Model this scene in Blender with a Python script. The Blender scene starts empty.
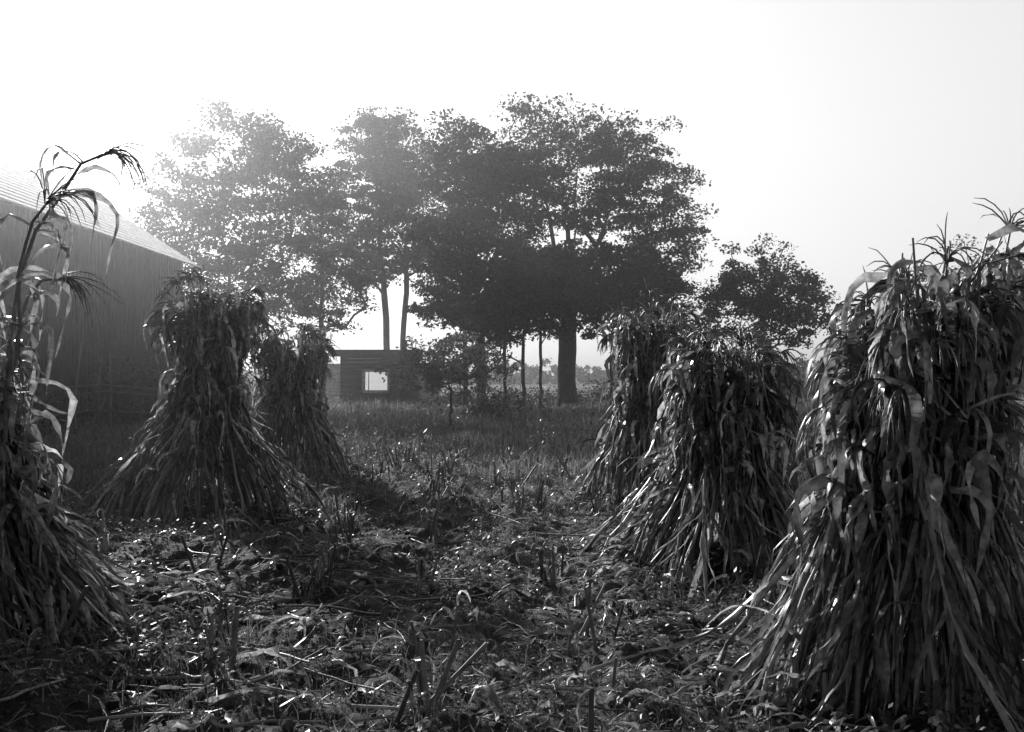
import bpy, math
import numpy as np
from mathutils import Vector

R = np.random.RandomState(7)
scene = bpy.context.scene
scene.view_settings.view_transform = 'Standard'
scene.view_settings.look = 'None'
scene.view_settings.exposure = 0.0

# ------------------------------------------------------------------ utils
def vnoise(x, y, seed=0):
    x = np.asarray(x, float); y = np.asarray(y, float)
    xi = np.floor(x).astype(np.int64); yi = np.floor(y).astype(np.int64)
    fx = x - xi; fy = y - yi
    fx = fx*fx*(3-2*fx); fy = fy*fy*(3-2*fy)
    def h(a, b):
        n = (a*374761393 + b*668265263 + seed*1442695041) & 0x7fffffff
        n = ((n ^ (n >> 13))*1274126177) & 0x7fffffff
        return ((n ^ (n >> 16)) & 0xffff)/65535.0
    return (h(xi, yi)*(1-fx)+h(xi+1, yi)*fx)*(1-fy)+(h(xi, yi+1)*(1-fx)+h(xi+1, yi+1)*fx)*fy

def gh(x, y):
    x = np.asarray(x, float); y = np.asarray(y, float)
    near = np.clip((34-y)/16, 0, 1)
    z = 0.035*near*np.cos(2*np.pi*(x+0.25*np.sin(y*0.3))/1.05)
    z = z + 0.16*(vnoise(x*0.35, y*0.35, 1)-.5) + 0.12*(vnoise(x*1.3, y*1.3, 2)-.5)
    z = z + near*(0.10*(vnoise(x*4.1, y*4.1, 3)-.5)+0.06*(vnoise(x*9.7, y*9.7, 4)-.5)+0.038*(vnoise(x*21, y*21, 5)-.5))
    return z

class MB:
    def __init__(s): s.v=[]; s.f=[]; s.s=[]; s.n=0
    def add(s, V, Q, S):
        V = V.reshape(-1,3); s.v.append(V); s.f.append(Q.reshape(-1,4)+s.n); s.s.append(np.broadcast_to(S,(len(V),)).astype(float)); s.n += len(V)
    def build(s, name, mat, parent=None, smooth=False):
        V=np.concatenate(s.v); F=np.concatenate(s.f); S=np.concatenate(s.s)
        me=bpy.data.meshes.new(name)
        me.vertices.add(len(V)); me.vertices.foreach_set('co', V.astype(np.float32).ravel())
        me.loops.add(F.size); me.loops.foreach_set('vertex_index', F.astype(np.int32).ravel())
        me.polygons.add(len(F)); me.polygons.foreach_set('loop_start', np.arange(0,F.size,4,dtype=np.int32))
        me.polygons.foreach_set('loop_total', np.full(len(F),4,dtype=np.int32))
        if smooth: me.polygons.foreach_set('use_smooth', np.ones(len(F),dtype=bool))
        a=me.attributes.new('shade','FLOAT','POINT'); a.data.foreach_set('value', S.astype(np.float32))
        me.update(calc_edges=True)
        me.materials.append(mat)
        ob=bpy.data.objects.new(name, me); scene.collection.objects.link(ob)
        if parent: ob.parent=parent
        return ob

def norm(a): return a/np.maximum(np.linalg.norm(a,axis=-1,keepdims=True),1e-9)

def ribbons(mb, P, S, W, shade, fold=0.0, Nrm=None, cr=0.0, rs=R):
    N,K,_=P.shape
    L=P-S*W[...,None]*.5; Rr=P+S*W[...,None]*.5
    if cr>0:
        L=L+Nrm*(W*rs.normal(0,cr,(N,K)))[...,None]; Rr=Rr+Nrm*(W*rs.normal(0,cr,(N,K)))[...,None]
    if fold>0 and Nrm is not None:
        M=P-Nrm*(W*fold)[...,None]; V=np.stack([L,M,Rr],2); C=3
    else:
        V=np.stack([L,Rr],2); C=2
    i=np.arange(N)[:,None,None]; k=np.arange(K-1)[None,:,None]; c=np.arange(C-1)[None,None,:]
    a=(i*K+k)*C+c
    Q=np.stack([a,a+1,a+C+1,a+C],-1)
    sh=np.repeat(np.broadcast_to(shade,(N,)),K*C)
    mb.add(V,Q,sh)

def tubes(mb, P, Rd, shade, sides=5):
    P=np.asarray(P,float); N,K,_=P.shape
    T=np.gradient(P,axis=1); T=norm(T)
    ref=np.where(np.abs(T[...,2:3])>.9, np.array([1.,0,0]), np.array([0,0,1.]))
    ref=np.broadcast_to(ref[:,K//2:K//2+1,:],T.shape)
    A=norm(np.cross(T,ref)); B=np.cross(T,A)
    th=np.arange(sides)/sides*2*np.pi
    V=P[:,:,None,:]+Rd[:,:,None,None]*(A[:,:,None,:]*np.cos(th)[None,None,:,None]+B[:,:,None,:]*np.sin(th)[None,None,:,None])
    i=np.arange(N)[:,None,None]; k=np.arange(K-1)[None,:,None]; c=np.arange(sides)[None,None,:]
    a=(i*K+k)*sides+c; b=(i*K+k)*sides+(c+1)%sides
    Q=np.stack([a,b,b+sides,a+sides],-1)
    mb.add(V,Q,np.repeat(np.broadcast_to(shade,(N,)),K*sides))

def leafquads(mb, C, size, shade, asp=.5, rs=R, horiz=0.0):
    N=len(C)
    u=rs.normal(size=(N,3)); u[:,2]*=(1-horiz); u=norm(u)
    w=rs.normal(size=(N,3)); w[:,2]+=2*horiz*np.sign(w[:,2]+1e-6); v=norm(np.cross(u,w))
    s=np.broadcast_to(size,(N,))[:,None]*.5
    V=np.stack([C-u*s, C+v*s*asp+u*s*.1, C+u*s, C-v*s*asp+u*s*.1],1)
    Q=np.arange(N*4).reshape(N,4)
    mb.add(V,Q,np.repeat(np.broadcast_to(shade,(N,)),4))

def boxes(mb, lst, shade=.2):
    for (x0,x1,y0,y1,z0,z1) in lst:
        V=np.array([[x,y,z] for z in (z0,z1) for y in (y0,y1) for x in (x0,x1)],float)
        Q=np.array([[0,2,3,1],[4,5,7,6],[0,1,5,4],[2,6,7,3],[0,4,6,2],[1,3,7,5]])
        mb.add(V,Q,shade)

def empty(name, loc=(0,0,0)):
    e=bpy.data.objects.new(name,None); scene.collection.objects.link(e); e.location=(0,0,0); return e

# ------------------------------------------------------------------ materials
def mat_base(name):
    m=bpy.data.materials.new(name); m.use_nodes=True
    nt=m.node_tree; nt.nodes.clear(); return m,nt,nt.nodes,nt.links

def foliage_mat(name, gain=1.0, transl=.4, rough=.5, spec=.4, nscale=30, nlo=.7, nhi=1.25, tgain=1.2, bump=0):
    m,nt,n,l=mat_base(name)
    out=n.new('ShaderNodeOutputMaterial')
    at=n.new('ShaderNodeAttribute'); at.attribute_name='shade'
    tc=n.new('ShaderNodeTexCoord')
    no=n.new('ShaderNodeTexNoise'); no.inputs['Scale'].default_value=nscale; no.inputs['Detail'].default_value=4
    l.new(tc.outputs['Object'],no.inputs['Vector'])
    mr=n.new('ShaderNodeMapRange'); mr.inputs[1].default_value=.3; mr.inputs[2].default_value=.7
    mr.inputs[3].default_value=nlo*gain; mr.inputs[4].default_value=nhi*gain
    l.new(no.outputs['Fac'],mr.inputs[0])
    mu=n.new('ShaderNodeMath'); mu.operation='MULTIPLY'; l.new(at.outputs['Fac'],mu.inputs[0]); l.new(mr.outputs[0],mu.inputs[1])
    co=n.new('ShaderNodeCombineColor')
    for i in range(3): l.new(mu.outputs[0],co.inputs[i])
    p=n.new('ShaderNodeBsdfPrincipled'); p.inputs['Roughness'].default_value=rough; p.inputs['Specular IOR Level'].default_value=spec
    l.new(co.outputs[0],p.inputs['Base Color'])
    if bump:
        b=n.new('ShaderNodeBump'); b.inputs['Strength'].default_value=bump; b.inputs['Distance'].default_value=.01
        l.new(no.outputs['Fac'],b.inputs['Height']); l.new(b.outputs[0],p.inputs['Normal'])
    if transl>0:
        t=n.new('ShaderNodeBsdfTranslucent')
        m2=n.new('ShaderNodeVectorMath'); m2.operation='SCALE'; m2.inputs['Scale'].default_value=tgain
        l.new(co.outputs[0],m2.inputs[0]); l.new(m2.outputs[0],t.inputs['Color'])
        mx=n.new('ShaderNodeMixShader'); mx.inputs[0].default_value=transl
        l.new(p.outputs[0],mx.inputs[1]); l.new(t.outputs[0],mx.inputs[2]); l.new(mx.outputs[0],out.inputs[0])
    else: l.new(p.outputs[0],out.inputs[0])
    return m

M_corn=foliage_mat('dry_corn_leaf',1.0,.38,.34,.7,22,.4,1.5,1.2)
M_stalk=foliage_mat('dry_corn_stalk',1.0,0,.42,.5,14,.6,1.3,bump=.3)
M_leaf=foliage_mat('tree_leaf',1.0,.3,.5,.3,1.2,.7,1.3,1.1)
M_bark=foliage_mat('bark',1.0,0,.9,.1,6,.6,1.4,bump=.6)
M_grass=foliage_mat('grass_blade',1.0,.45,.5,.3,2.0,.6,1.5,1.3)
M_weed=foliage_mat('weed_leaf',1.0,.3,.45,.4,9,.6,1.3,1.2)
M_board=foliage_mat('weathered_board',1.0,0,.85,.15,5,.6,1.3,bump=.4)
M_cloth=foliage_mat('backlit_curtain_cloth',1.0,.7,.8,.1,8,.9,1.0,1.0)

def soil_mat():
    m,nt,n,l=mat_base('field_soil')
    out=n.new('ShaderNodeOutputMaterial'); tc=n.new('ShaderNodeTexCoord')
    a=n.new('ShaderNodeTexNoise'); a.inputs['Scale'].default_value=1.1; a.inputs['Detail'].default_value=8; a.inputs['Roughness'].default_value=.7
    b=n.new('ShaderNodeTexNoise'); b.inputs['Scale'].default_value=26; b.inputs['Detail'].default_value=8; b.inputs['Roughness'].default_value=.75
    v=n.new('ShaderNodeTexVoronoi'); v.inputs['Scale'].default_value=34
    for q in (a,b,v): l.new(tc.outputs['Object'],q.inputs['Vector'])
    r1=n.new('ShaderNodeMapRange'); r1.inputs[1].default_value=.3;r1.inputs[2].default_value=.7;r1.inputs[3].default_value=.02;r1.inputs[4].default_value=.10
    l.new(a.outputs['Fac'],r1.inputs[0])
    r2=n.new('ShaderNodeMapRange'); r2.inputs[1].default_value=.3;r2.inputs[2].default_value=.72;r2.inputs[3].default_value=.4;r2.inputs[4].default_value=1.8
    l.new(b.outputs['Fac'],r2.inputs[0])
    mu=n.new('ShaderNodeMath'); mu.operation='MULTIPLY'; l.new(r1.outputs[0],mu.inputs[0]); l.new(r2.outputs[0],mu.inputs[1])
    r3=n.new('ShaderNodeMapRange'); r3.inputs[1].default_value=.63;r3.inputs[2].default_value=.72;r3.inputs[3].default_value=0;r3.inputs[4].default_value=.24
    b2=n.new('ShaderNodeTexNoise'); b2.inputs['Scale'].default_value=55; b2.inputs['Detail'].default_value=3
    l.new(tc.outputs['Object'],b2.inputs['Vector']); l.new(b2.outputs['Fac'],r3.inputs[0])
    ad=n.new('ShaderNodeMath'); l.new(mu.outputs[0],ad.inputs[0]); l.new(r3.outputs[0],ad.inputs[1])
    # trodden strip of drier, paler soil between the rows: the vertex attribute carries it
    at=n.new('ShaderNodeAttribute'); at.attribute_name='shade'
    m3=n.new('ShaderNodeMath'); m3.operation='MULTIPLY'; l.new(ad.outputs[0],m3.inputs[0]); l.new(at.outputs['Fac'],m3.inputs[1])
    co=n.new('ShaderNodeCombineColor')
    for i in range(3): l.new(m3.outputs[0],co.inputs[i])
    p=n.new('ShaderNodeBsdfPrincipled'); p.inputs['Roughness'].default_value=.75; p.inputs['Specular IOR Level'].default_value=.3
    l.new(co.outputs[0],p.inputs['Base Color'])
    hs=n.new('ShaderNodeMath'); hs.operation='ADD'; l.new(b.outputs['Fac'],hs.inputs[0])
    vs=n.new('ShaderNodeMath'); vs.operation='MULTIPLY'; vs.inputs[1].default_value=-.4; l.new(v.outputs['Distance'],vs.inputs[0]); l.new(vs.outputs[0],hs.inputs[1])
    bp=n.new('ShaderNodeBump'); bp.inputs['Strength'].default_value=1; bp.inputs['Distance'].default_value=.06
    l.new(hs.outputs[0],bp.inputs['Height']); l.new(bp.outputs[0],p.inputs['Normal'])
    l.new(p.outputs[0],out.inputs[0]); return m
M_soil=soil_mat()

# ------------------------------------------------------------------ ground
xs=np.concatenate([-np.geomspace(1500,12,26), np.arange(-11.5,-6,.16), np.arange(-6,6,.042), np.arange(6,11.6,.16), np.geomspace(12,1500,26)])
ys=np.concatenate([[-200,-60,-20,-6,-2,0,.8], np.arange(1.2,13,.045), np.arange(13,36,.16), np.geomspace(36.5,1500,40)])
X,Y=np.meshgrid(xs,ys)
Z=gh(X,Y)
def pathc(y): return -.25+.075*y
g=MB(); V=np.stack([X,Y,Z],-1)
ny,nx=X.shape; i=np.arange(ny-1)[:,None]; j=np.arange(nx-1)[None,:]; a=i*nx+j
pth=np.exp(-((X-pathc(Y)+.5*(vnoise(X*.8,Y*.8,9)-.5))/.8)**2)*np.clip((30-Y)/8,0,1)
g.add(V,np.stack([a,a+1,a+nx+1,a+nx],-1),(.85+1.3*pth).ravel())
g.build('ground',M_soil,smooth=True)

# ------------------------------------------------------------------ corn pieces
def corn_leaves(mb, base, az, el, L, w, droop, curl, shade, rs, K=9, cr=.16, wig=1.0):
    N=len(base)
    el=el.copy(); az=az.copy()
    P=np.zeros((N,K,3)); S=np.zeros((N,K,3)); Nn=np.zeros((N,K,3)); W=np.zeros((N,K))
    p=base.copy(); tw=rs.normal(0,.5,N); twr=rs.normal(0,1.2,N)
    kink=rs.randint(1,K-1,N); kamt=np.where(rs.rand(N)<.35,rs.uniform(.5,1.5,N),0)
    for k in range(K):
        d=np.stack([np.cos(el)*np.cos(az),np.cos(el)*np.sin(az),np.sin(el)],-1)
        s0=np.stack([-np.sin(az),np.cos(az),0*az],-1); n0=np.cross(s0,d)
        c=np.cos(tw)[:,None]; s_=np.sin(tw)[:,None]
        P[:,k]=p; S[:,k]=s0*c+n0*s_; Nn[:,k]=n0*c-s0*s_
        t=k/(K-1)
        W[:,k]=w*(min(1,.55+2.2*t))*(max(1-t,0)**.55+.03)*np.clip(1+rs.normal(0,.22,N),.35,1.5)
        p=p+d*(L/(K-1))[:,None]
        el=el-(droop*(.4+1.2*math.sin(math.pi*min(t*1.2,1))))/(K-1)+rs.normal(0,.16*wig,N)-(kink==k)*kamt*min(wig,1)
        el=np.clip(el,-1.8,1.5)
        az=az+curl/(K-1)+rs.normal(0,.22*wig,N)
        tw=tw+twr/(K-1)*2+rs.normal(0,.25*wig,N)
    P[:,:,2]=np.maximum(P[:,:,2], gh(P[:,:,0],P[:,:,1])+.01)
    ribbons(mb,P,S,W,shade,.22,Nn,cr,rs)

def tassels(mb, tip, dirv, rs, n=11, L=.26, shade=.3, th=1.0):
    N=len(tip)
    for q in range(n):
        K=6; az=rs.uniform(0,2*np.pi,N); sp=rs.uniform(.1,.7,N)
        d=norm(dirv+np.stack([np.cos(az)*sp,np.sin(az)*sp,rs.uniform(-.3,.3,N)],-1))
        ln=L*rs.uniform(.5,1.15,N); dr=rs.uniform(.25,.9,N)
        P=np.zeros((N,K,3)); p=tip.copy()
        for k in range(K):
            P[:,k]=p; p=p+d*(ln/(K-1))[:,None]; d=d.copy(); d[:,2]-=dr; d=norm(d+rs.normal(0,.08,(N,3)))
        Rd=np.broadcast_to(np.array([.003,.004,.0045,.004,.0035,.0012]),(N,K))
        tubes(mb,P,Rd*th,shade*rs.uniform(.6,1.3,N),3)

def corn_shock(cx,cy,H,Rb,rt,flare,nst,seed,tie,lean=(0,0),nleaf=10,lowleaf=5,squash=1.0,ears=8,bright=1.0,tass=.6,tilt=0.0,th=1.0,lw=1.0,bend=.12,arch=.45):
    rs=np.random.RandomState(seed)
    par=empty('corn_shock')
    st=MB(); lf=MB(); ts=MB(); hk=MB()
    N=nst; K=13
    phi=rs.uniform(0,2*np.pi,N); u=np.sqrt(rs.uniform(.15,1,N)); Hs=H*rs.uniform(.72,1.0,N)*(1+tilt*np.cos(phi)*u)*(1+.05*np.sin(2*phi+seed))
    phi2=phi+rs.normal(0,.3,N); lobes=1+.16*np.sin(3*phi+seed)+.12*np.sin(5*phi+2*seed)
    strag=1+np.where(rs.rand(N)<.12,rs.uniform(.1,.35,N),0)
    def axis(z): return cx+lean[0]*z, cy+lean[1]*z
    P=np.zeros((N,K,3)); bn=np.abs(rs.normal(0,bend,N))
    for k in range(K):
        t=k/(K-1); z=Hs*t
        a=np.clip(z/tie,0,1)
        rbelow=rt+(Rb*strag-rt)*(1-a)**1.3
        b=np.clip((z-tie)/max(H-tie,.1),0,1)
        r=np.where(z<tie,rbelow,rt+flare*b**1.1)
        ph=phi+(phi2-phi)*a
        ax,ay=axis(z); tb=max(0,(t-.75)/.25)
        r=r*u*lobes+bn*tb**1.5*1.3
        P[:,k,0]=ax+r*np.cos(ph); P[:,k,1]=ay+r*np.sin(ph)*squash; P[:,k,2]=z-b*b*flare*.5*u-bn*1.5*tb**2.5
    P[:,:,:2]+=rs.normal(0,.014,(N,K,2))
    P[:,0,2]=gh(P[:,0,0],P[:,0,1])-.02
    Rd=np.linspace(.015,.005,K)[None,:]*rs.uniform(.8,1.2,(N,1))
    tubes(st,P,Rd,np.clip(rs.lognormal(math.log(.22),.5,N),.05,.55)*bright,5)
    def pt(i,t):
        f=t*(K-1); k=np.clip(f.astype(int),0,K-2); w=(f-k)[:,None]
        return P[i,k]*(1-w)+P[i,k+1]*w
    def shd(M,mu=.22,sg=1.0): return np.clip(rs.lognormal(math.log(mu),sg,M),.02,.8)*bright
    M=N*nleaf; idx=rs.randint(0,N,M); t=rs.uniform(.5,1.0,M)
    b=pt(idx,t); az=phi2[idx]+rs.normal(0,.9,M)
    ar=rs.rand(M)<arch
    el=np.where(ar,rs.uniform(-.2,.75,M)-np.clip((t-.85)*4,0,.7),rs.uniform(-1.4,-.3,M)); droop=np.where(ar,rs.uniform(2.0,4.2,M),rs.uniform(.1,1.2,M))
    L=np.where(ar,rs.uniform(.25,.75,M),rs.uniform(.15,.5,M)); w=np.where(ar,rs.uniform(.03,.078,M),rs.uniform(.014,.06,M))*lw
    corn_leaves(lf,b,az,el,L,w,droop,rs.normal(0,1.0,M),shd(M),rs,11,.22,1.05)
    # skirt: withered leaves lying down along the splayed stalks, a few breaking away
    M=N*lowleaf; idx=rs.randint(0,N,M); t=rs.uniform(.1,.72,M)
    b=pt(idx,t); dn=norm(pt(idx,np.maximum(t-.15,0))-b)
    out=rs.rand(M)<.14
    azs=np.arctan2(dn[:,1],dn[:,0])+rs.normal(0,.35,M); els=np.arcsin(np.clip(dn[:,2],-1,1))+rs.normal(.06,.14,M)
    b[:,0]+=np.cos(azs)*.02; b[:,1]+=np.sin(azs)*.02
    az=np.where(out,azs+rs.normal(0,.6,M),azs); el=np.where(out,rs.uniform(-.6,.5,M),els)
    L=np.where(out,rs.uniform(.15,.5,M),rs.uniform(.25,.85,M)); w=rs.uniform(.010,.05,M)*lw
    corn_leaves(lf,b,az,el,L,w,np.where(out,rs.uniform(1,3,M),rs.uniform(-.35,.2,M)),rs.normal(0,.4,M),shd(M,.19,.95),rs,9,.25,.5)
    M=int(N*1.3); a=rs.uniform(0,2*np.pi,M); r=Rb*rs.uniform(.8,1.3,M)
    b=np.stack([cx+r*np.cos(a),cy+r*np.sin(a)*squash,np.full(M,.08)],-1); b[:,2]+=gh(b[:,0],b[:,1])
    corn_leaves(lf,b,a+rs.normal(0,.6,M),rs.uniform(-.3,.5,M),rs.uniform(.2,.5,M),rs.uniform(.02,.045,M),rs.uniform(.8,2,M),rs.normal(0,1,M),shd(M,.2,.6),rs)
    sel=rs.rand(N)<tass
    if sel.any():
        tip=P[sel,-1]; dv=norm(P[sel,-1]-P[sel,-2]); tassels(ts,tip,dv,rs,14,.27,.32*bright,th)
        ts.build('tassels',M_corn,par)
    if ears:
        idx=rs.randint(0,N,ears); t=rs.uniform(.5,.8,ears); b=pt(idx,t); az=phi2[idx]
        o=np.stack([np.cos(az),np.sin(az),0*az],-1); b=b+o*.05
        kk=np.linspace(0,1,7)
        Pe=b[:,None,:]+o[:,None,:]*(.10*np.sqrt(kk))[None,:,None]+np.array([0,0,-1.])*(.24*kk)[None,:,None]
        Re=np.broadcast_to(np.array([.008,.022,.03,.031,.026,.017,.004]),(ears,7))
        tubes(hk,Pe,Re,.3*bright,7); hk.build('ears',M_corn,par,True)
    thh=np.linspace(0,2*np.pi,25); ax,ay=axis(tie)
    tw=np.stack([ax+(rt+.02)*1.02*np.cos(thh),ay+(rt+.02)*1.02*squash*np.sin(thh),tie+.02*np.sin(3*thh)],-1)[None]
    m=MB(); tubes(m,tw,np.full((1,25),.008),.25,4); m.build('twine',M_stalk,par)
    st.build('stalks',M_stalk,par,True); lf.build('leaves',M_corn,par,False)
    return par

corn_shock(2.02,5.2,2.36,.78,.21,.18,150,11,1.6,lean=(.06,0),nleaf=10,lowleaf=9,ears=14,tilt=.14,th=1.0,tass=.4,bend=.14)
corn_shock(1.86,8.8,2.04,.95,.23,.17,145,12,1.45,lean=(.01,.0),nleaf=9,lowleaf=8,ears=8,th=1.3)
corn_shock(1.62,12.9,2.62,.74,.22,.26,130,13,1.75,lean=(.09,0),nleaf=8,lowleaf=6,ears=6,th=1.6,lw=1.2)
corn_shock(-3.84,12.1,2.84,1.22,.16,.24,170,14,1.8,lean=(.09,0),nleaf=7,lowleaf=6,ears=6,th=1.6,lw=1.2,tilt=-.03)
corn_shock(-3.60,16.3,2.60,1.02,.19,.42,130,15,1.8,lean=(0,0),nleaf=8,lowleaf=6,ears=6,th=1.9,lw=1.2)
ragged=corn_shock(-3.22,6.35,1.7,.90,.14,.10,130,16,1.15,lean=(-.12,0),nleaf=4,lowleaf=10,ears=3,tass=.3)
rs=np.random.RandomState(5)
st=MB(); lf=MB(); ts=MB()
paths=[[(-3.35,6.3,.4),(-3.22,6.3,1.2),(-3.20,6.3,1.8),(-3.12,6.3,2.2),(-2.98,6.28,2.5),(-2.84,6.27,2.72),(-2.68,6.25,2.92),(-2.56,6.25,2.98)],
       [(-3.2,6.2,.4),(-3.15,6.2,1.0),(-3.10,6.2,1.5),(-3.08,6.2,1.9),(-3.05,6.2,2.2),(-3.0,6.2,2.4),(-2.96,6.2,2.55),(-2.9,6.2,2.65)],
       [(-3.3,6.4,.4),(-3.28,6.4,1.0),(-3.24,6.4,1.4),(-3.22,6.4,1.7),(-3.16,6.4,1.95),(-3.1,6.4,2.1),(-3.02,6.4,2.2),(-2.92,6.4,2.22)]]
PP=np.array(paths,float); PP[:,1:-1,:2]+=rs.normal(0,.015,(3,6,2)); tubes(st,PP,np.broadcast_to(np.linspace(.016,.008,8),(3,8)),.26,6)
def leafset(pts,az,el,L,w,droop,sh=.2):
    n=len(pts); corn_leaves(lf,np.array(pts,float),np.array(az,float),np.array(el,float),np.array(L,float),np.array(w,float),np.array(droop,float),rs.normal(0,.5,n),np.full(n,sh),rs,11,wig=.7)
leafset([(-3.12,6.3,2.2),(-2.98,6.28,2.5),(-2.84,6.27,2.72),(-2.68,6.25,2.92),(-2.60,6.25,2.95),(-2.72,6.25,2.88),(-2.9,6.27,2.64)],
        [.1,3.0,.0,3.2,-.3,2.8,-.5],[.4,.6,.3,.9,.4,.3,-.6],[.8,.7,.55,.35,.4,.4,.6],[.05,.05,.045,.035,.03,.04,.045],[3.4,3,3,2.6,2.8,3,1.2],.34)
n=60; kk=rs.choice([1,2,3,4,5,6,7],n,p=[.2,.24,.24,.16,.09,.05,.02]); ii=rs.randint(0,3,n); bp_=PP[ii,kk]
corn_leaves(lf,bp_,rs.uniform(-1.5,1.5,n)+np.pi*(rs.rand(n)<.45),rs.uniform(-.8,1.0,n),rs.uniform(.3,.8,n),rs.uniform(.025,.07,n),rs.uniform(2.0,4,n),rs.normal(0,.6,n),rs.uniform(.1,.6,n),rs,11,wig=.9)
tassels(ts,PP[:,-1],norm(PP[:,-1]-PP[:,-2]),rs,20,.42,.3,1.0)
st.build('bent_stalks',M_stalk,ragged,True); lf.build('bent_leaves',M_corn,ragged,True); ts.build('bent_tassels',M_corn,ragged)

# ------------------------------------------------------------------ stubble, litter, weeds, grass
shocks=[(2.1,5.2,.6),(1.85,8.8,.65),(1.72,12.9,.6),(-3.72,12.1,.8),(-3.62,16.3,.7),(-3.3,6.35,.65)]
def clear(x,y,f=1.0):
    k=np.ones(len(x),bool)
    for (a,b,r) in shocks: k&=((x-a)**2+(y-b)**2)>(r*f)**2
    return k
rs=np.random.RandomState(21)
sb=MB(); sl=MB()
bx=[];by=[]
for rx in np.arange(-8.6,8.7,.98):
    for ry in np.arange(2.9,22,.72):
        if rs.rand()<.33: continue
        x=rx+.25*np.sin(ry*.3)+rs.normal(0,.09); y=ry+rs.normal(0,.13)
        if abs(x)>.56*y+1: continue
        for q in range(rs.choice([1,3,5,8],p=[.25,.3,.25,.2])):
            bx.append(x+rs.normal(0,.06)); by.append(y+rs.normal(0,.06))
bx=np.array(bx);by=np.array(by); k=clear(bx,by,1.1); bx=bx[k];by=by[k]; N=len(bx)
bz=gh(bx,by); hh=rs.uniform(.09,.38,N); tl=rs.normal(0,.22,(N,2)); tl[rs.rand(N)<.15]*=2.5
t=np.linspace(0,1,4)
P=np.zeros((N,4,3)); P[...,0]=bx[:,None]+tl[:,:1]*hh[:,None]*t; P[...,1]=by[:,None]+tl[:,1:]*hh[:,None]*t; P[...,2]=bz[:,None]-.03+(hh[:,None]+.03)*t
Rd=np.broadcast_to(np.array([.017,.014,.0125,.012]),(N,4))*rs.uniform(.6,1.15,(N,1))
sh=rs.uniform(.05,.3,N)
tubes(sb,P,Rd,sh,6)
sb.add(np.stack([P[:,3]+np.array(o)*.009 for o in [(1,0,.3),(0,1,.3),(-1,0,.3),(0,-1,.3)]],1),np.arange(N*4).reshape(N,4),np.repeat(sh*1.4,4))
sb.build('corn_stubble',M_stalk,smooth=False)
M=int(N*2.0); idx=rs.randint(0,N,M); b=P[idx,rs.randint(1,4,M)]
corn_leaves(sl,b,rs.uniform(0,6.28,M),rs.uniform(-.2,1.1,M),rs.uniform(.08,.34,M),rs.uniform(.012,.032,M),rs.uniform(1.5,4,M),rs.normal(0,1,M),np.clip(rs.lognormal(math.log(.15),.8,M),.03,.65),rs,8)
M=11000; y=2.2+20*rs.rand(M)**1.5; x=(rs.rand(M)*2-1)*(.56*y+.8)
k=rs.rand(M)<.18+.9*np.clip(vnoise(x*.8,y*.8,77)-.35,0,1)*1.6; x=x[k];y=y[k];M=len(x)
b=np.stack([x,y,gh(x,y)+.01],-1)
corn_leaves(sl,b,rs.uniform(0,6.28,M),rs.uniform(-.1,.7,M),rs.uniform(.05,.3,M),rs.uniform(.006,.03,M),rs.uniform(.2,2.6,M),rs.normal(0,1.2,M),np.clip(rs.lognormal(math.log(.16),.9,M),.025,.75),rs,7,cr=.3,wig=1.6)
M=4600; y=3.5+18*rs.rand(M); x=pathc(y)+rs.normal(0,.65,M); b=np.stack([x,y,gh(x,y)+.01],-1)
corn_leaves(sl,b,rs.uniform(0,6.28,M),rs.uniform(-.1,.3,M),rs.uniform(.04,.2,M),rs.uniform(.005,.02,M),rs.uniform(.1,1.4,M),rs.normal(0,1.2,M),np.clip(rs.lognormal(math.log(.34),.55,M),.06,.75),rs,6,cr=.3,wig=1.4)
# bigger, pale, broken corn leaves
M=420; y=3+9*rs.rand(M)**1.2; x=(rs.rand(M)*2-1)*(.56*y+.3); b=np.stack([x,y,gh(x,y)+.02],-1)
corn_leaves(sl,b,rs.uniform(0,6.28,M),rs.uniform(.0,.5,M),rs.uniform(.2,.5,M),rs.uniform(.02,.045,M),rs.uniform(.6,2.0,M),rs.normal(0,.8,M),rs.uniform(.2,.7,M),rs,9,cr=.3,wig=1.0)
sl.build('leaf_litter',M_corn,smooth=False)
fs=MB()
M=420; y=2.8+15*rs.rand(M)**1.4; x=(rs.rand(M)*2-1)*(.55*y+.5); az=rs.normal(.3,1.1,M); L=rs.uniform(.2,1.0,M)
x[:120]=-np.abs(x[:120])*.8-.4; y[:120]=3.2+5*rs.rand(120); az[:120]=rs.normal(-.1,.5,120)
K=9;t=np.linspace(-.5,.5,K); bend=rs.normal(0,.035,M)
P=np.zeros((M,K,3)); P[...,0]=x[:,None]+np.cos(az)[:,None]*L[:,None]*t-np.sin(az)[:,None]*bend[:,None]*(np.abs(t)*2)
P[...,1]=y[:,None]+np.sin(az)[:,None]*L[:,None]*t+np.cos(az)[:,None]*bend[:,None]*(np.abs(t)*2)
zz=gh(P[...,0],P[...,1]); P[...,2]=.2*zz+.8*zz.mean(1,keepdims=True)+.02+np.abs(rs.normal(0,.03,(M,1)))*(t+.5)
tubes(fs,P,np.broadcast_to(np.linspace(.011,.006,K),(M,K))*rs.uniform(.5,1.2,(M,1)),rs.uniform(.06,.45,M),5)
M=9000; y=2.2+14*rs.rand(M)**1.5; x=(rs.rand(M)*2-1)*(.56*y+.6); az=rs.uniform(0,6.28,M); L=rs.uniform(.02,.15,M)
t=np.linspace(-.5,.5,3); P=np.zeros((M,3,3)); P[...,0]=x[:,None]+np.cos(az)[:,None]*L[:,None]*t; P[...,1]=y[:,None]+np.sin(az)[:,None]*L[:,None]*t
P[...,2]=gh(P[...,0],P[...,1])+.012+rs.uniform(0,.04,(M,1))*(t+.5)
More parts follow.
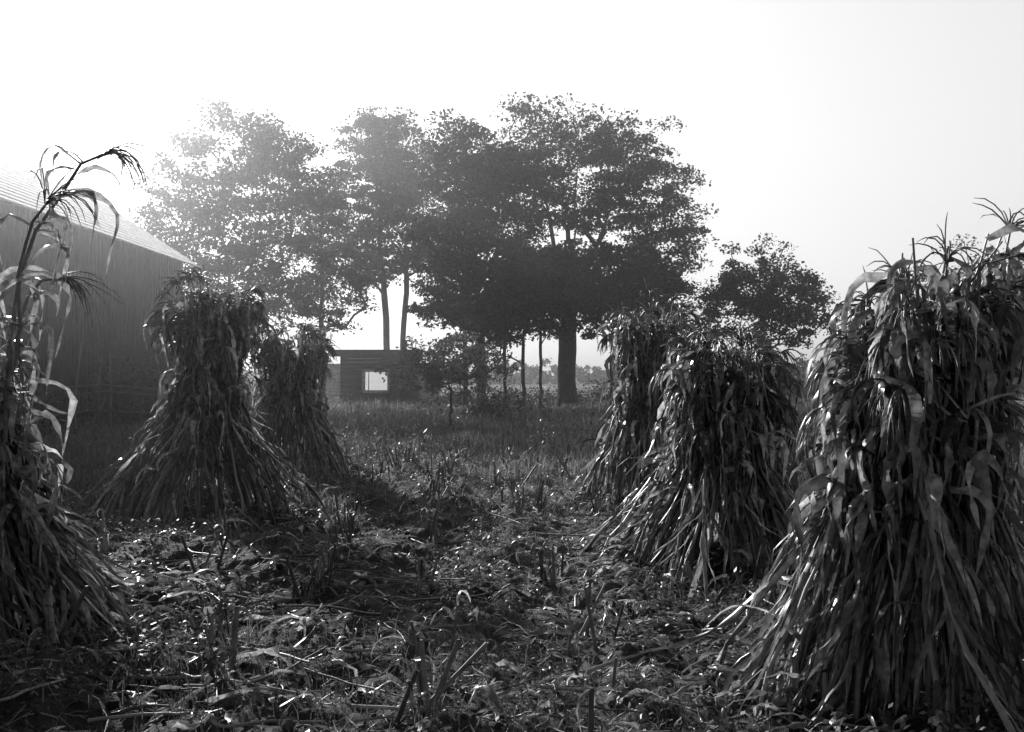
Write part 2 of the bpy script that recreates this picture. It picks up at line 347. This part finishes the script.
tubes(fs,P,np.full((M,3),1.)*rs.uniform(.0012,.0038,(M,1)),rs.uniform(.05,.55,M),3)
fs.build('fallen_stalks',M_stalk,smooth=True)
cl=MB(); M=9000; y=2.2+12*rs.rand(M)**1.5; x=(rs.rand(M)*2-1)*(.56*y+.6); s=np.minimum(rs.lognormal(math.log(.011),.6,M),.035)
kk=np.linspace(0,1,5); ctr=np.stack([x,y,gh(x,y)],-1)
ax_=norm(rs.normal(size=(M,3))); P=ctr[:,None,:]+ax_[:,None,:]*((kk-.5)*2)[None,:,None]*s[:,None,None]
tubes(cl,P,s[:,None]*np.array([.1,.75,.95,.7,.1])*rs.uniform(.7,1.3,(M,5)),rs.uniform(.03,.12,M),6)
cl.build('soil_clods',M_bark)
wd=MB()
M=2200; y=2.6+19*rs.rand(M)**1.3; x=(rs.rand(M)*2-1)*(.56*y+.8)
keep=(vnoise(x*.9,y*.9,31)>.46)&((np.abs(x-pathc(y))>.5)|(y<5)); x=x[keep];y=y[keep]; M=len(x); hs_=rs.uniform(.05,.26,M)
for q in range(24):
    r=np.abs(rs.normal(0,.09,M)); a=rs.uniform(0,6.28,M)
    C=np.stack([x+r*np.cos(a),y+r*np.sin(a),gh(x,y)+hs_*rs.uniform(.1,1.1,M)],-1)
    leafquads(wd,C,rs.uniform(.015,.055,M),rs.uniform(.03,.12,M),.6,rs,.35)
wd.build('field_weeds',M_weed)
def grass(name,n,y0,y1,hx,hmin,hmax,w,smin,smax,seed,nz=None,pw=1.0,xr=None):
    rs=np.random.RandomState(seed); mb=MB()
    y=y0+(y1-y0)*rs.rand(n)**pw; x=(rs.rand(n)*2-1)*(.56*y+hx) if xr is None else rs.uniform(xr[0],xr[1],n)
    k=clear(x,y)
    if nz: k&=vnoise(x*nz[0],y*nz[0],seed)>nz[1]-.0
    x=x[k];y=y[k];n=len(x)
    hmod=.45+1.1*vnoise(x*.5,y*.5,seed+1); h=rs.uniform(hmin,hmax,n)*hmod
    a=rs.uniform(0,6.28,n); ln=rs.uniform(.05,.7,n)*h
    K=4;t=np.linspace(0,1,K); P=np.zeros((n,K,3))
    P[...,0]=x[:,None]+(np.cos(a)*ln)[:,None]*t**2; P[...,1]=y[:,None]+(np.sin(a)*ln)[:,None]*t**2; P[...,2]=gh(x,y)[:,None]+h[:,None]*(t-.25*t**3)
    sa=rs.uniform(0,6.28,n); S=np.zeros((n,K,3)); S[...,0]=np.cos(sa)[:,None]; S[...,1]=np.sin(sa)[:,None]
    W=(w*rs.uniform(.6,1.4,n)*(1+y*.03))[:,None]*np.array([.9,1,.7,.12])
    ribbons(mb,P,S,W,rs.uniform(smin,smax,n)*(.4+1.2*vnoise(x*.8,y*.8,seed+3)))
    mb.build(name,M_grass)
grass('meadow_grass',80000,20,62,3,.18,.5,.010,.07,.32,41,None,1.3)
grass('field_edge_grass',30000,12,24,2,.10,.34,.008,.06,.24,42,(.7,.35))
grass('sparse_grass',20000,3,14,1,.04,.18,.004,.04,.16,43,(.9,.48))
grass('tall_grass',16000,9,24,0,.3,.8,.008,.08,.3,44,(.5,.3),1.0,(3.0,14))
grass('tall_grass',9000,13,26,0,.2,.6,.008,.07,.22,45,(.5,.3),1.0,(-14,-4.9))
rs=np.random.RandomState(88); wc=MB()
M=190; x=rs.uniform(-12,14,M); y=rs.uniform(17,42,M); hs_=rs.uniform(.4,1.0,M)
for q in range(60):
    r=np.abs(rs.normal(0,.22,M)); a=rs.uniform(0,6.28,M)
    leafquads(wc,np.stack([x+r*np.cos(a),y+r*np.sin(a),gh(x,y)+hs_*rs.uniform(.1,1.05,M)],-1),rs.uniform(.05,.13,M),rs.uniform(.05,.3,M),.4,rs,.1)
wc.build('meadow_weeds',M_weed)

# ------------------------------------------------------------------ trees
def tree(name,x,y,tr,lobes,ncl,lpc,seed,flat=.45,ls=.2,clr=.9,shade=(.03,.08),split=None,forkz=2.5,twig=.018,lean=0,jit=.4):
    rs=np.random.RandomState(seed)
    par=empty(name); br=MB(); lf=MB()
    wts=np.array([l[4] if len(l)>4 else l[2]*l[3] for l in lobes],float); wts/=wts.sum()
    li=rs.choice(len(lobes),ncl,p=wts); d=norm(rs.normal(size=(ncl,3)))*(rs.uniform(.15,1,(ncl,1))**.5)
    LB=np.array([[l[0],l[1],l[2],l[3]] for l in lobes],float)[li]
    C=np.stack([LB[:,0]+d[:,0]*LB[:,2], y+d[:,1]*LB[:,2]*.95, LB[:,1]+d[:,2]*LB[:,3]],-1)
    C+=rs.normal(0,jit,C.shape)*np.array([1,1,.7])
    nodes=[np.array([x,y,-.15])]; par_i=[-1]
    topz=max(l[1] for l in lobes); tops=split or [(np.average([l[0] for l in lobes],weights=[l[2]*l[3] for l in lobes]),topz)]
    nt_=6
    for q in range(1,nt_+1):
        f=q/nt_; nodes.append(np.array([x+lean*f+rs.normal(0,.02),y+rs.normal(0,.02),forkz*f])); par_i.append(len(nodes)-2)
    fork=len(nodes)-1
    for (tx,tz) in tops:
        prev=fork; s0=nodes[fork]; e=np.array([tx,y+rs.normal(0,.4),tz]); m_=9; sl_=np.linalg.norm(e-s0)/m_
        for q in range(1,m_+1):
            f=q/m_; p=s0*(1-f)+e*f; p=p+np.array([rs.normal(0,.06*sl_),rs.normal(0,.06*sl_),0])
            p[0]=s0[0]+(e[0]-s0[0])*f**1.35+rs.normal(0,.05*sl_)
            nodes.append(p); par_i.append(prev); prev=len(nodes)-1
    order=np.argsort(np.linalg.norm(C-nodes[fork],axis=1)); cnode=[]
    for ci in order:
        c=C[ci]; A=np.array(nodes[4:]); dv=c-A; ds=np.linalg.norm(dv,axis=1)+np.maximum(0,A[:,2]-c[2]+.25*np.hypot(dv[:,0],dv[:,1]))*1.6
        k=int(np.argmin(ds))+4; p0=nodes[k]; L=np.linalg.norm(c-p0); m_=max(2,int(L/.55)); prev=k
        for q in range(1,m_+1):
            f=q/m_; p=p0*(1-f)+c*f; p=p+np.array([0,0,.10*L*math.sin(math.pi*f)])+rs.normal(0,.05,3)*(q<m_)
            nodes.append(p); par_i.append(prev); prev=len(nodes)-1
        cnode.append(prev)
    n=len(nodes); cnt=np.zeros(n)
    for c in cnode: cnt[c]+=1
    for k in range(n-1,0,-1): cnt[par_i[k]]+=cnt[k]
    nodes=np.array(nodes); rad=tr*(cnt/max(cnt[0],1))**.62; rad=np.maximum(rad,twig)
    rad[0]*=1.5; rad[1]*=1.15
    ii=np.arange(1,n); pi=np.array(par_i[1:])
    ok=cnt[ii]>0; ii=ii[ok]; pi=pi[ok]
    P=np.stack([nodes[pi],nodes[ii]],1); rr=np.stack([np.minimum(rad[pi],rad[ii]*1.35),rad[ii]],1)
    e=P[:,1]-P[:,0]; P[:,1]+=e*.06
    tubes(br,P,rr,rs.uniform(.04,.08,len(ii)),7)
    br.build('branches',M_bark,par,True)
    for c in C:
        m=int(lpc*rs.uniform(.35,1.5)); s=clr*rs.uniform(.5,1.3)
        o=norm(rs.normal(size=(m,3)))*(rs.rand(m,1)**.45)*s; o[:,2]*=flat
        o[:,2]-=.25*flat*(o[:,0]**2+o[:,1]**2)/max(s,.1)
        leafquads(lf,c+o,ls*rs.uniform(.5,1.3,m),rs.uniform(shade[0],shade[1])*rs.uniform(.75,1.25,m),.6,rs,.25)
    lf.build('foliage',M_leaf,par)
    return par

tree('shade_tree',-12.6,46,.22,[(-12.9,11.4,3.2,2.5),(-15.2,8.3,2.4,2.4),(-11.0,8.2,2.6,2.6),(-13,5.6,3.6,2.0),(-10.4,11.2,1.8,1.8)],390,112,101,.45,.2,.95,split=[(-14,11),(-11.2,10.5)])
tree('shade_tree',-9.7,51,.18,[(-9.9,9.8,1.7,2.2),(-9.0,6.5,2.2,1.8),(-10.6,4.8,2.0,1.3)],140,100,102,.45,.2,.9)
tree('shade_tree',-7.55,60.3,.2,[(-8.0,16.0,2.1,2.0),(-8.4,13.0,2.8,2.3),(-9.8,9.8,2.1,2.2),(-8.4,8.3,2.2,1.4)],200,118,103,.4,.24,.95,split=[(-8.4,16)],forkz=3.6)
tree('shade_tree',-6.75,60.9,.17,[(-6.8,14.6,2.0,2.0),(-6.0,11.8,2.8,2.4),(-5.6,8.8,2.6,1.5)],185,118,125,.4,.24,.95,split=[(-6.5,14.5)],forkz=5.6,lean=.2)
tree('shade_tree',-1.4,46,.22,[(-2.2,11.4,2.0,2.1),(-.3,9.8,2.3,2.3),(-2.8,8.2,2.2,2.3),(-.6,6.6,2.9,1.9),(-2.4,5.2,2.0,1.3),(-.8,4.4,2.6,1.0)],390,118,104,.45,.2,.88,split=[(-2.2,12),(0,10)])
tree('large_shade_tree',2.75,50,.46,[(2.2,13.6,3.1,1.7),(5.2,13.0,2.3,1.5),(7.0,11.2,2.3,1.3),(8.1,9.2,1.5,1.2),(1.0,11.2,2.3,1.8),(7.2,7.8,2.2,1.3),(4.2,9.9,2.9,1.4,5.0),(3.4,6.8,3.4,1.8),(6.9,5.6,2.2,1.2)],480,115,105,.32,.2,1.0,split=[(1.2,12.6),(3.4,13.8),(6,11.8)],forkz=3.4)
tree('young_tree',4.3,43,.10,[(4.6,5.4,2.2,1.7),(6.2,5.0,1.7,1.6),(3.0,4.4,1.7,1.1)],190,110,106,.45,.18,.75,split=[(4.5,6.5)])
tree('young_tree',.5,44,.085,[(.4,5.0,1.9,1.6),(1.8,5.8,1.7,1.4),(-1.0,4.0,1.5,1.0)],170,110,107,.45,.18,.75,split=[(.6,6.2)])
tree('young_tree',1.35,47,.075,[(1.4,6.0,1.4,1.4),(1.9,4.2,1.1,.6)],70,100,108,.45,.19,.8,split=[(1.4,6.8)])
tree('young_tree',-.3,41,.07,[(-.6,4.4,1.2,1.1),(.4,5.4,1.0,1.0)],65,100,109,.45,.18,.75,split=[(-.2,5.8)])
tree('young_tree',-2.1,45,.10,[(-2.4,5.2,1.6,1.4),(-1.4,4.2,1.6,1.0)],100,110,113,.45,.19,.8,split=[(-2.0,6)])
tree('orchard_tree',10.4,42,.15,[(10.4,5.6,2.1,1.3),(9.0,4.6,1.5,1.1),(12.0,4.7,1.5,1.2),(10.6,3.6,2.4,1.0)],200,100,110,.5,.16,.62,forkz=1.4)
tree('orchard_tree',20.4,44,.18,[(20.4,5.6,2.4,1.7),(21.4,3.6,3.0,1.5)],120,95,111,.5,.17,.8,forkz=1.4)
tree('sapling',-1.75,28.5,.04,[(-1.75,2.0,1.3,.75),(-.8,1.7,.8,.6),(-2.7,1.7,.8,.6)],130,50,112,.55,.12,.34,shade=(.25,.45),forkz=.7,twig=.009,jit=.2)

def shrubs(name,lst,seed,ls=.16,shade=(.03,.08)):
    rs=np.random.RandomState(seed); mb=MB()
    for (x,y,rx,h,n) in lst:
        m=n; d=norm(rs.normal(size=(m//40,3)))*rs.uniform(.3,1,(m//40,1))
        c=np.stack([x+d[:,0]*rx,y+d[:,1]*rx*.7,np.abs(d[:,2])*h*.85],-1)
        C=np.repeat(c,40,0)+rs.normal(0,.28,(len(c)*40,3)); C[:,2]=np.abs(C[:,2])
        leafquads(mb,C,ls*rs.uniform(.6,1.3,len(C)),np.repeat(rs.uniform(shade[0],shade[1],len(c)),40),.55,rs,.2)
    mb.build(name,M_leaf)
shrubs('hedge',[(-14.5,39,2.2,3.2,3600),(-11.5,41,2.2,2.8,3600),(-10.2,29,1.0,3.0,2800),(-10.0,33,1.5,4.6,4600),(-10.3,26,.7,2.4,1800),(-10.6,22,.5,1.6,900)],61)
shrubs('hedge',[(x,70+rs.uniform(-3,3),3.2,rs.uniform(2.6,4.6),3200) for x in np.arange(15,46,3.6)],62,.26)
shrubs('bushes',[(-2.9,50,1.2,1.0,1300),(-.4,50,1.6,1.1,1800),(4.8,52,1.8,1.4,2000),(7.0,50,1.8,2.0,2400),(9.4,47,1.8,2.2,2400),(1.6,53,1.4,.8,1200),(12,46,1.8,1.8,2200),(14.5,40,1.7,1.6,2000),(-1.0,34,.8,.6,900),(-.3,35,.9,.6,900)],63)
shrubs('distant_treeline',[(x,170+rs.uniform(-8,8),9,rs.uniform(3,5.5),2600) for x in np.arange(-95,100,9)],64,.8)

# ------------------------------------------------------------------ buildings
barn=empty('wooden_barn'); wl=MB(); rf=MB(); dt=MB()
x0,x1,y0,y1,ez,rz=-21.2,-11.2,6,34,5.5,8.8; xm=(x0+x1)/2
rs=np.random.RandomState(9)
yy=y0
while yy<y1-.01:
    w=min(.24,y1-yy); o=rs.uniform(0,.004); boxes(wl,[(x1-.06,x1+o,yy,yy+w-.002,0,ez)],rs.uniform(.04,.046)); yy+=w
xx=x0
while xx<x1-.07:
    w=min(.24,x1-.06-xx); c=xx+w/2; z=ez+(rz-ez)*(1-abs(c-xm)/(x1-xm)); o=rs.uniform(0,.004)
    boxes(wl,[(xx,xx+w-.002,y1-.06-o,y1+o,0,z),(xx,xx+w-.002,y0-o,y0+.06,0,z)],rs.uniform(.04,.046)); xx+=w
boxes(wl,[(x0,x0+.06,y0,y1,0,ez),(x0+.3,x1-.1,y0+.1,y1-.1,0,ez-.1)],.05)
wl.build('walls',M_board,barn)
def slope(mb,xa,za,xb,zb,ya,yb,th,sh):
    V=np.array([[xa,ya,za],[xb,ya,zb],[xb,yb,zb],[xa,yb,za],[xa,ya,za+th],[xb,ya,zb+th],[xb,yb,zb+th],[xa,yb,za+th]],float)
    Q=np.array([[0,3,2,1],[4,5,6,7],[0,1,5,4],[1,2,6,5],[2,3,7,6],[3,0,4,7]]); mb.add(V,Q,sh)
for q in range(22):
    f0=q/22; f1=(q+1)/22+.004
    for sgn,xe in ((1,x1+.5),(-1,x0-.5)):
        xa=xm+(xe-xm)*f0; xb=xm+(xe-xm)*f1; za=rz+.05-(rz-ez+.3)*f0; zb=rz+.05-(rz-ez+.3)*f1
        slope(rf,xa,za-.01,xb,zb+.01,y0-.4,y1+.4,.05,rs.uniform(.42,.48))
rf.build('roof',M_board,barn)
boxes(dt,[(x1+.015,x1+.07,20,23.4,.1,3.2),(x1+.015,x1+.06,27.5,28.5,1.4,2.6)],.025)
boxes(dt,[(x1+.07,x1+.10,20,20.12,.1,3.2),(x1+.07,x1+.10,23.28,23.4,.1,3.2),(x1+.07,x1+.10,20.12,23.28,3.08,3.2)],.06)
dt.build('doors',M_board,barn)
fn=MB()
for fx in np.cumsum(rs.uniform(.12,.5,12))-10.9:
    fy=24+.1*(fx+9)+rs.normal(0,.05)
    h=rs.uniform(1.0,2.5); tubes(fn,np.array([[[fx,fy,-.1],[fx+rs.normal(0,.03),fy,h*.5],[fx+rs.normal(0,.14),fy+rs.normal(0,.1),h]]]),np.array([[.035,.03,.02]]),rs.uniform(.08,.22),5)
Pp=[]
for hz in (.7,1.15,1.3):
    Pp.append([[-11.0,23.74,hz+rs.normal(0,.1)],[-9.8,23.86,hz+.06],[-8.4,24.0,hz-.05],[-7.4+rs.normal(0,.4),24.1,hz+rs.normal(0,.12)]])
tubes(fn,np.array(Pp,float),np.full((3,4),.028),.14,5)
fn.build('wooden_fence',M_board)

shed=empty('small_shed'); wl=MB(); rf=MB(); wn=MB(); gl=MB()
X0,X1,Y0,Y1=-9.45,-5.2,55,56.8; zt=2.75
zz=-.1
wx0,wx1,wz0,wz1=-8.1,-6.85,.75,1.75
while zz<zt:
    h=min(.2,zt-zz); s=rs.uniform(.022,.034)
    if zz+h>wz0 and zz<wz1:
        boxes(wl,[(X0,wx0,Y0-.02*rs.rand(),Y0+.08,zz,zz+h-.004),(wx1,X1,Y0-.02*rs.rand(),Y0+.08,zz,zz+h-.004)],s)
    else: boxes(wl,[(X0,X1,Y0-.02*rs.rand(),Y0+.08,zz,zz+h-.004)],s)
    zz+=h
boxes(wl,[(X0,X0+.08,Y0+.085,Y1,-.1,zt),(X1-.08,X1,Y0+.085,Y1,-.1,zt)],.05)
# unseen back wall, gap added so the sun lights the window cloth from behind
boxes(wl,[(X0+.085,X1-.085,Y1-.08,Y1,-.1,1.35),(X0+.085,-9.33,Y1-.08,Y1,1.352,zt),(-7.4,X1-.085,Y1-.08,Y1,1.352,zt)],.05)
wl.build('walls',M_board,shed)
slope(rf,X0-.35,zt+.05,X1+.35,zt+.1,Y0-.45,Y1+.12,.10,.12)
boxes(rf,[(X0-.35,X1+.35,Y0-.50,Y0-.455,zt-.16,zt+.22)],.04)
boxes(rf,[(X1-1.0,X1-.7,Y0+.8,Y0+1.1,zt+.16,zt+.7)],.12)
rf.build('roof',M_board,shed)
boxes(wn,[(wx0-.10,wx1+.10,Y0-.07,Y0-.025,wz1,wz1+.16),(wx0-.10,wx1+.10,Y0-.07,Y0-.025,wz0-.16,wz0),(wx0-.14,wx0,Y0-.068,Y0-.025,wz0,wz1),(wx1,wx1+.14,Y0-.068,Y0-.025,wz0,wz1),
          (wx0+.2,wx0+.245,Y0-.05,Y0-.01,wz0,wz1)],.85)
wn.build('window_frame',M_board,shed)
gl.add(np.array([[wx0,Y0+.03,wz0],[wx1,Y0+.03,wz0],[wx1,Y0+.03,wz1],[wx0,Y0+.03,wz1]],float),np.array([[0,1,2,3]]),.7); gl.build('backlit_curtain',M_cloth,shed)  # translucent cloth added to brighten the window, sunlit through the rear gap
d_=MB(); boxes(d_,[(-6.35,-5.55,Y0-.055,Y0-.022,.0,1.9)],.035); boxes(d_,[(-6.4,-6.36,Y0-.06,Y0-.022,0,1.95),(-5.54,-5.5,Y0-.06,Y0-.022,0,1.95),(-6.4,-5.5,Y0-.065,Y0-.022,1.955,2.0)],.08); d_.build('door',M_board,shed)
ob=empty('white_outbuilding'); wl=MB(); rf=MB()
zz=-.1
while zz<2.2:
    boxes(wl,[(-12.3,-4.6,62-.02*rs.rand(),65,zz,zz+.19)],.85); zz+=.2
wl.build('walls',M_board,ob)
slope(rf,-12.6,2.12,-4.3,2.12,61.9,65.4,.12,.5)
rf.build('roof',M_board,ob)

# ------------------------------------------------------------------ morning haze (real scattering volume)
m,nt,n,l=mat_base('morning_haze'); out=n.new('ShaderNodeOutputMaterial')
vs=n.new('ShaderNodeVolumeScatter'); vs.inputs['Density'].default_value=.0033; vs.inputs['Anisotropy'].default_value=.88; vs.inputs['Color'].default_value=(1,1,1,1)
l.new(vs.outputs[0],out.inputs['Volume'])
hz=MB(); boxes(hz,[(-75,75,7,120,-1.5,22)],1); hz.build('haze',m)

# ------------------------------------------------------------------ light
az=math.radians(-30); el=math.radians(21)
sd=Vector((math.sin(az)*math.cos(el),math.cos(az)*math.cos(el),math.sin(el)))
L=bpy.data.lights.new('sun','SUN'); L.energy=5; L.angle=math.radians(1.5); L.color=(1,1,1)
so=bpy.data.objects.new('sun',L); scene.collection.objects.link(so); so.rotation_euler=(-sd).to_track_quat('-Z','Y').to_euler()
w=bpy.data.worlds.new('World'); scene.world=w; w.use_nodes=True; nt=w.node_tree; n=nt.nodes; l=nt.links; n.clear()
out=n.new('ShaderNodeOutputWorld'); bg=n.new('ShaderNodeBackground'); sk=n.new('ShaderNodeTexSky'); sk.sky_type='NISHITA'; sk.sun_disc=False
sk.sun_elevation=el; sk.sun_rotation=az; sk.dust_density=4; sk.air_density=1.0
bw=n.new('ShaderNodeRGBToBW'); l.new(sk.outputs[0],bw.inputs[0])
pw=n.new('ShaderNodeMath'); pw.operation='POWER'; pw.inputs[1].default_value=.34; l.new(bw.outputs[0],pw.inputs[0])
tc=n.new('ShaderNodeTexCoord'); sx=n.new('ShaderNodeSeparateXYZ'); l.new(tc.outputs['Generated'],sx.inputs[0])
# hazy milky band low down, clearer and darker overhead; dimmer away from the sun
mr=n.new('ShaderNodeMapRange'); mr.interpolation_type='SMOOTHSTEP'; mr.inputs[1].default_value=.35; mr.inputs[2].default_value=.8; mr.inputs[3].default_value=3.85; mr.inputs[4].default_value=.75
l.new(sx.outputs[2],mr.inputs[0]); mu=n.new('ShaderNodeMath'); mu.operation='MULTIPLY'; l.new(pw.outputs[0],mu.inputs[0]); l.new(mr.outputs[0],mu.inputs[1])
mr2=n.new('ShaderNodeMapRange'); mr2.interpolation_type='SMOOTHSTEP'; mr2.inputs[1].default_value=-.4; mr2.inputs[2].default_value=.7; mr2.inputs[3].default_value=.30; mr2.inputs[4].default_value=1.0
l.new(sx.outputs[1],mr2.inputs[0]); mu2=n.new('ShaderNodeMath'); mu2.operation='MULTIPLY'; l.new(mu.outputs[0],mu2.inputs[0]); l.new(mr2.outputs[0],mu2.inputs[1])
l.new(mu2.outputs[0],bg.inputs[0]); bg.inputs[1].default_value=.15; l.new(bg.outputs[0],out.inputs[0])

# ------------------------------------------------------------------ camera
cam=bpy.data.cameras.new('camera'); co=bpy.data.objects.new('camera',cam); scene.collection.objects.link(co); scene.camera=co
cam.sensor_width=36; cam.lens=35.15; cam.clip_end=4000; cam.clip_start=.05
co.location=(0,0,1.6); co.rotation_euler=(math.radians(90+.5),0,0)
